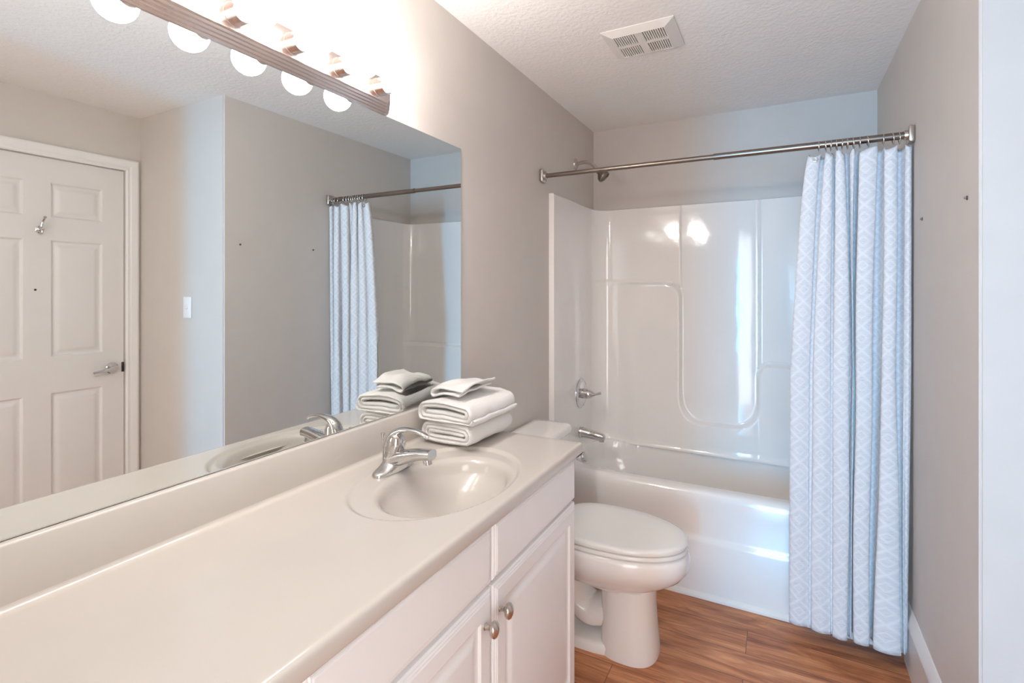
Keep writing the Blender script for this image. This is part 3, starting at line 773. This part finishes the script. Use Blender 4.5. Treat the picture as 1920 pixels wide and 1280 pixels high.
# ================================================================ TOILET
TY = 2.03
wc = thing('toilet', 'white two-piece toilet with closed lid between the vanity and the tub', 'toilet', (0.36, TY, 0))
def oval(xb, xf, hw, z, n=48, pw=2.15, cxr=0.42):
    """egg-shaped ring: long rounded front, flatter back"""
    cx = lerp(xb, xf, cxr); P = []
    for i in range(n):
        a = 2 * PI * i / n; c, s = math.cos(a), math.sin(a)
        rx = (xf - cx) if c > 0 else (cx - xb); p = pw if c > 0 else 2.9
        q = (abs(c) ** p + abs(s) ** p) ** (-1 / p)
        P.append((cx + rx * c * q, TY + hw * s * q, z))
    return P
b = BM()
S = [(0.200, 0.735, 0.168, 0.425), (0.200, 0.757, 0.184, 0.421), (0.200, 0.765, 0.189, 0.405), (0.200, 0.766, 0.189, 0.372), (0.202, 0.760, 0.184, 0.350), (0.210, 0.738, 0.172, 0.322), (0.225, 0.700, 0.150, 0.295), (0.250, 0.664, 0.128, 0.274), (0.30, 0.645, 0.114, 0.264), (0.36, 0.640, 0.108, 0.255)]
secs = [oval(a, c, w_, z) for a, c, w_, z in S]
rings(b, secs); obj('bowl', b, M_china, wc, smooth=60)
b = BM()
S = [(0.430, 0.636, 0.106, 0.268), (0.432, 0.637, 0.106, 0.20), (0.432, 0.643, 0.109, 0.10), (0.430, 0.650, 0.114, 0.035), (0.428, 0.652, 0.117, 0.010), (0.428, 0.652, 0.117, 0.0)]
rings(b, [oval(a, c, w_, z, pw=2.6, cxr=0.5) for a, c, w_, z in S])
rings(b, [oval(a, c, w_, z, pw=3.0, cxr=0.5) for a, c, w_, z in ((0.10, 0.56, 0.112, 0.0), (0.10, 0.56, 0.112, 0.026), (0.106, 0.552, 0.106, 0.034), (0.12, 0.54, 0.09, 0.036))])
obj('pedestal', b, M_china, wc, smooth=50)
b = BM()
pts = catmull([(0.50, TY, 0.17), (0.40, TY, 0.110), (0.335, TY, 0.135), (0.30, TY, 0.225), (0.245, TY, 0.270), (0.18, TY, 0.20), (0.165, TY, 0.10), (0.165, TY, 0.02)], 6)
sweep(b, pts, [(0.056, 0.084)] * len(pts), 22, up=(0, 1, 0))
rings(b, [oval(0.03, 0.40, 0.118, z, pw=3, cxr=0.5) if z > 0.36 else oval(0.05, 0.40, w_, z, pw=3, cxr=0.5) for z, w_ in ((0.27, 0.06), (0.33, 0.10), (0.37, 0.118), (0.404, 0.118))])
obj('trapway', b, M_china, wc, smooth=60)
for s in (-1, 1):
    b = BM(); lathe(b, (0.30, TY + s * 0.098, 0.033), (0, 0, 1), [(0, 0.013), (0.010, 0.012), (0.016, 0.007), (0.018, 0.001)], 18); obj('bolt_cap', b, M_seat, wc)
b = BM(); rings(b, [oval(0.235, 0.752, 0.180, 0.4265), oval(0.232, 0.760, 0.186, 0.430), oval(0.232, 0.760, 0.186, 0.440), oval(0.236, 0.755, 0.182, 0.4445)]); obj('seat', b, M_seat, wc, smooth=50)
b = BM(); secs = [oval(0.236, 0.752, 0.182, 0.4475), oval(0.233, 0.759, 0.187, 0.450), oval(0.233, 0.760, 0.188, 0.461), oval(0.237, 0.756, 0.184, 0.467), oval(0.247, 0.742, 0.172, 0.4715), oval(0.28, 0.69, 0.13, 0.4755), oval(0.36, 0.58, 0.06, 0.478), oval(0.42, 0.52, 0.02, 0.4785)]
rings(b, secs); obj('lid', b, M_seat, wc, smooth=50)
for s in (-1, 1):
    b = BM(); lathe(b, (0.222, TY + s * 0.075 - 0.022, 0.445), (0, 1, 0), [(0, 0.009), (0.003, 0.011), (0.041, 0.011), (0.044, 0.009)], 18); box(b, 0.210, 0.234, TY + s * 0.075 - 0.014, TY + s * 0.075 + 0.014, 0.4255, 0.445, 0.003); obj('hinge', b, M_seat, wc)
def rbox(secs, r, name, m):
    b = BM(); out = []
    for x0, x1, h, z in secs:
        P = []; rr_ = min(r, (x1 - x0) / 2 - 0.001)
        for cx, cy, a0 in ((x1 - rr_, TY + h - rr_, 0), (x0 + rr_, TY + h - rr_, 1), (x0 + rr_, TY - h + rr_, 2), (x1 - rr_, TY - h + rr_, 3)):
            for k in range(8): a = PI / 2 * (a0 + k / 7); P.append((cx + rr_ * math.cos(a), cy + rr_ * math.sin(a), z))
        out.append(P)
    rings(b, out); return obj(name, b, m, wc, smooth=40)
rbox([(0.045, 0.175, 0.185, 0.405), (0.03, 0.187, 0.205, 0.42), (0.022, 0.196, 0.216, 0.55), (0.018, 0.200, 0.222, 0.757)], 0.035, 'tank', M_china)
rbox([(0.014, 0.205, 0.228, 0.7585), (0.010, 0.210, 0.233, 0.764), (0.010, 0.210, 0.233, 0.784), (0.013, 0.206, 0.229, 0.793), (0.022, 0.197, 0.220, 0.798), (0.05, 0.165, 0.18, 0.801)], 0.035, 'tank_lid', M_china)
b = BM(); lathe(b, (0.199, TY - 0.165, 0.70), (1, 0, 0), [(0, 0.016), (0.008, 0.015), (0.012, 0.008)], 18)
sweep(b, catmull([(0.212, TY - 0.17, 0.70), (0.216, TY - 0.13, 0.698), (0.215, TY - 0.085, 0.69)], 5), 0.006, 10); obj('flush_lever', b, M_chrome, wc)
# small dark maker's stamp low on the front of the pedestal
b = BM()
for r0, r1 in ((0.0105, 0.0125), (0.0, 0.0)):
    if r1:
        P0 = []; P1 = []
        for k in range(24):
            a = 2 * PI * k / 24
            for R_, P in ((r0, P0), (r1, P1)):
                y, z = TY + 0.052 + R_ * math.cos(a), 0.157 + R_ * math.sin(a) * 1.2
                s = abs((y - TY) / 0.1075); x = 0.533 + 0.107 * max(0, 1 - s ** 2.6) ** (1 / 2.6) + 0.0012
                P.append(b.verts.new((x, y, z)))
        for k in range(24): b.faces.new((P0[k], P0[(k + 1) % 24], P1[(k + 1) % 24], P1[k]))
obj('stamp', b, M_ink, wc)

# ================================================================ CEILING VENT
vx0, vx1, vy0, vy1 = 0.440, 0.722, 1.945, 2.195
vent = thing('ceiling_vent', 'white slotted exhaust fan grille on the ceiling in front of the tub', 'vent', ((vx0 + vx1) / 2, (vy0 + vy1) / 2, ZC))
b = BM(); m = 0.040; zf = ZC - 0.020
ix0, ix1, iy0, iy1 = vx0 + m, vx1 - m, vy0 + m * 0.8, vy1 - m * 0.8
O = [(vx0, vy0), (vx1, vy0), (vx1, vy1), (vx0, vy1)]; I = [(ix0, iy0), (ix1, iy0), (ix1, iy1), (ix0, iy1)]
o0 = [b.verts.new((x, y, ZC - 0.0004)) for x, y in O]; o1 = [b.verts.new((x, y, ZC - 0.004)) for x, y in O]; i0 = [b.verts.new((x, y, zf)) for x, y in I]; i1 = [b.verts.new((x, y, ZC - 0.0006)) for x, y in I]
for k in range(4):
    j = (k + 1) % 4
    b.faces.new((o0[k], o0[j], o1[j], o1[k])); b.faces.new((o1[k], o1[j], i0[j], i0[k])); b.faces.new((i0[k], i0[j], i1[j], i1[k]))
xm, ym = (ix0 + ix1) / 2, (iy0 + iy1) / 2
box(b, xm - 0.014, xm + 0.014, iy0, iy1, zf + 0.0002, ZC - 0.001); box(b, ix0, ix1, ym - 0.009, ym + 0.009, zf + 0.0009, ZC - 0.0012)
obj('grille_frame', b, M_vent, vent, smooth=20)
b = BM(); quad(b, (ix0, iy0, ZC - 0.0008), (ix1, iy0, ZC - 0.0008), (ix1, iy1, ZC - 0.0008), (ix0, iy1, ZC - 0.0008)); obj('dark_opening', b, M_dark, vent)
for qx0, qx1 in ((ix0, xm - 0.012), (xm + 0.012, ix1)):
    for qy0, qy1 in ((iy0, ym - 0.008), (ym + 0.008, iy1)):
        for k in range(11):
            x = lerp(qx0 + 0.0015, qx1 - 0.0015, k / 10)
            s = BM(); box(s, x - 0.0024, x + 0.0024, qy0, qy1, zf + 0.001, ZC - 0.009); obj('slat', s, M_vent, vent)

# ================================================================ SMALL THINGS ON THE WALLS
sw = thing('light_switch', 'white toggle light switch plate on the bluish wall beside the door', 'light switch', (1.821, YC, 1.327))
b = BM(); box(b, 1.785, 1.857, YC - 0.006, YC - 0.0003, 1.269, 1.385, 0.0025); obj('cover_plate', b, M_plate, sw)
b = BM(); box(b, 1.816, 1.826, YC - 0.017, YC - 0.005, 1.318, 1.330, 0.002); obj('toggle', b, M_plate, sw)
for z in (1.297, 1.357):
    b = BM(); lathe(b, (1.821, YC - 0.0055, z), (0, -1, 0), [(0, 0.0035), (0.0012, 0.003), (0.0015, 0.0005)], 10); obj('screw', b, M_plate, sw)
for y, z, lab in ((1.740, 1.667, 'small old screw left in the right wall nearest the outer corner'), (2.223, 1.670, 'small old screw left in the right wall close to the shower curtain')):
    b = BM(); lathe(b, (XR - 0.0002, y, z), (-1, 0, 0), [(0, 0.006), (0.002, 0.006), (0.003, 0.004), (0.003, 0.0025), (0.005, 0.002), (0.0055, 0.003), (0.007, 0.0025)], 12)
    tag(obj('wall_screw', b, M_steel, origin=(XR, y, z)), lab, 'screw', 'old screws in the right wall')
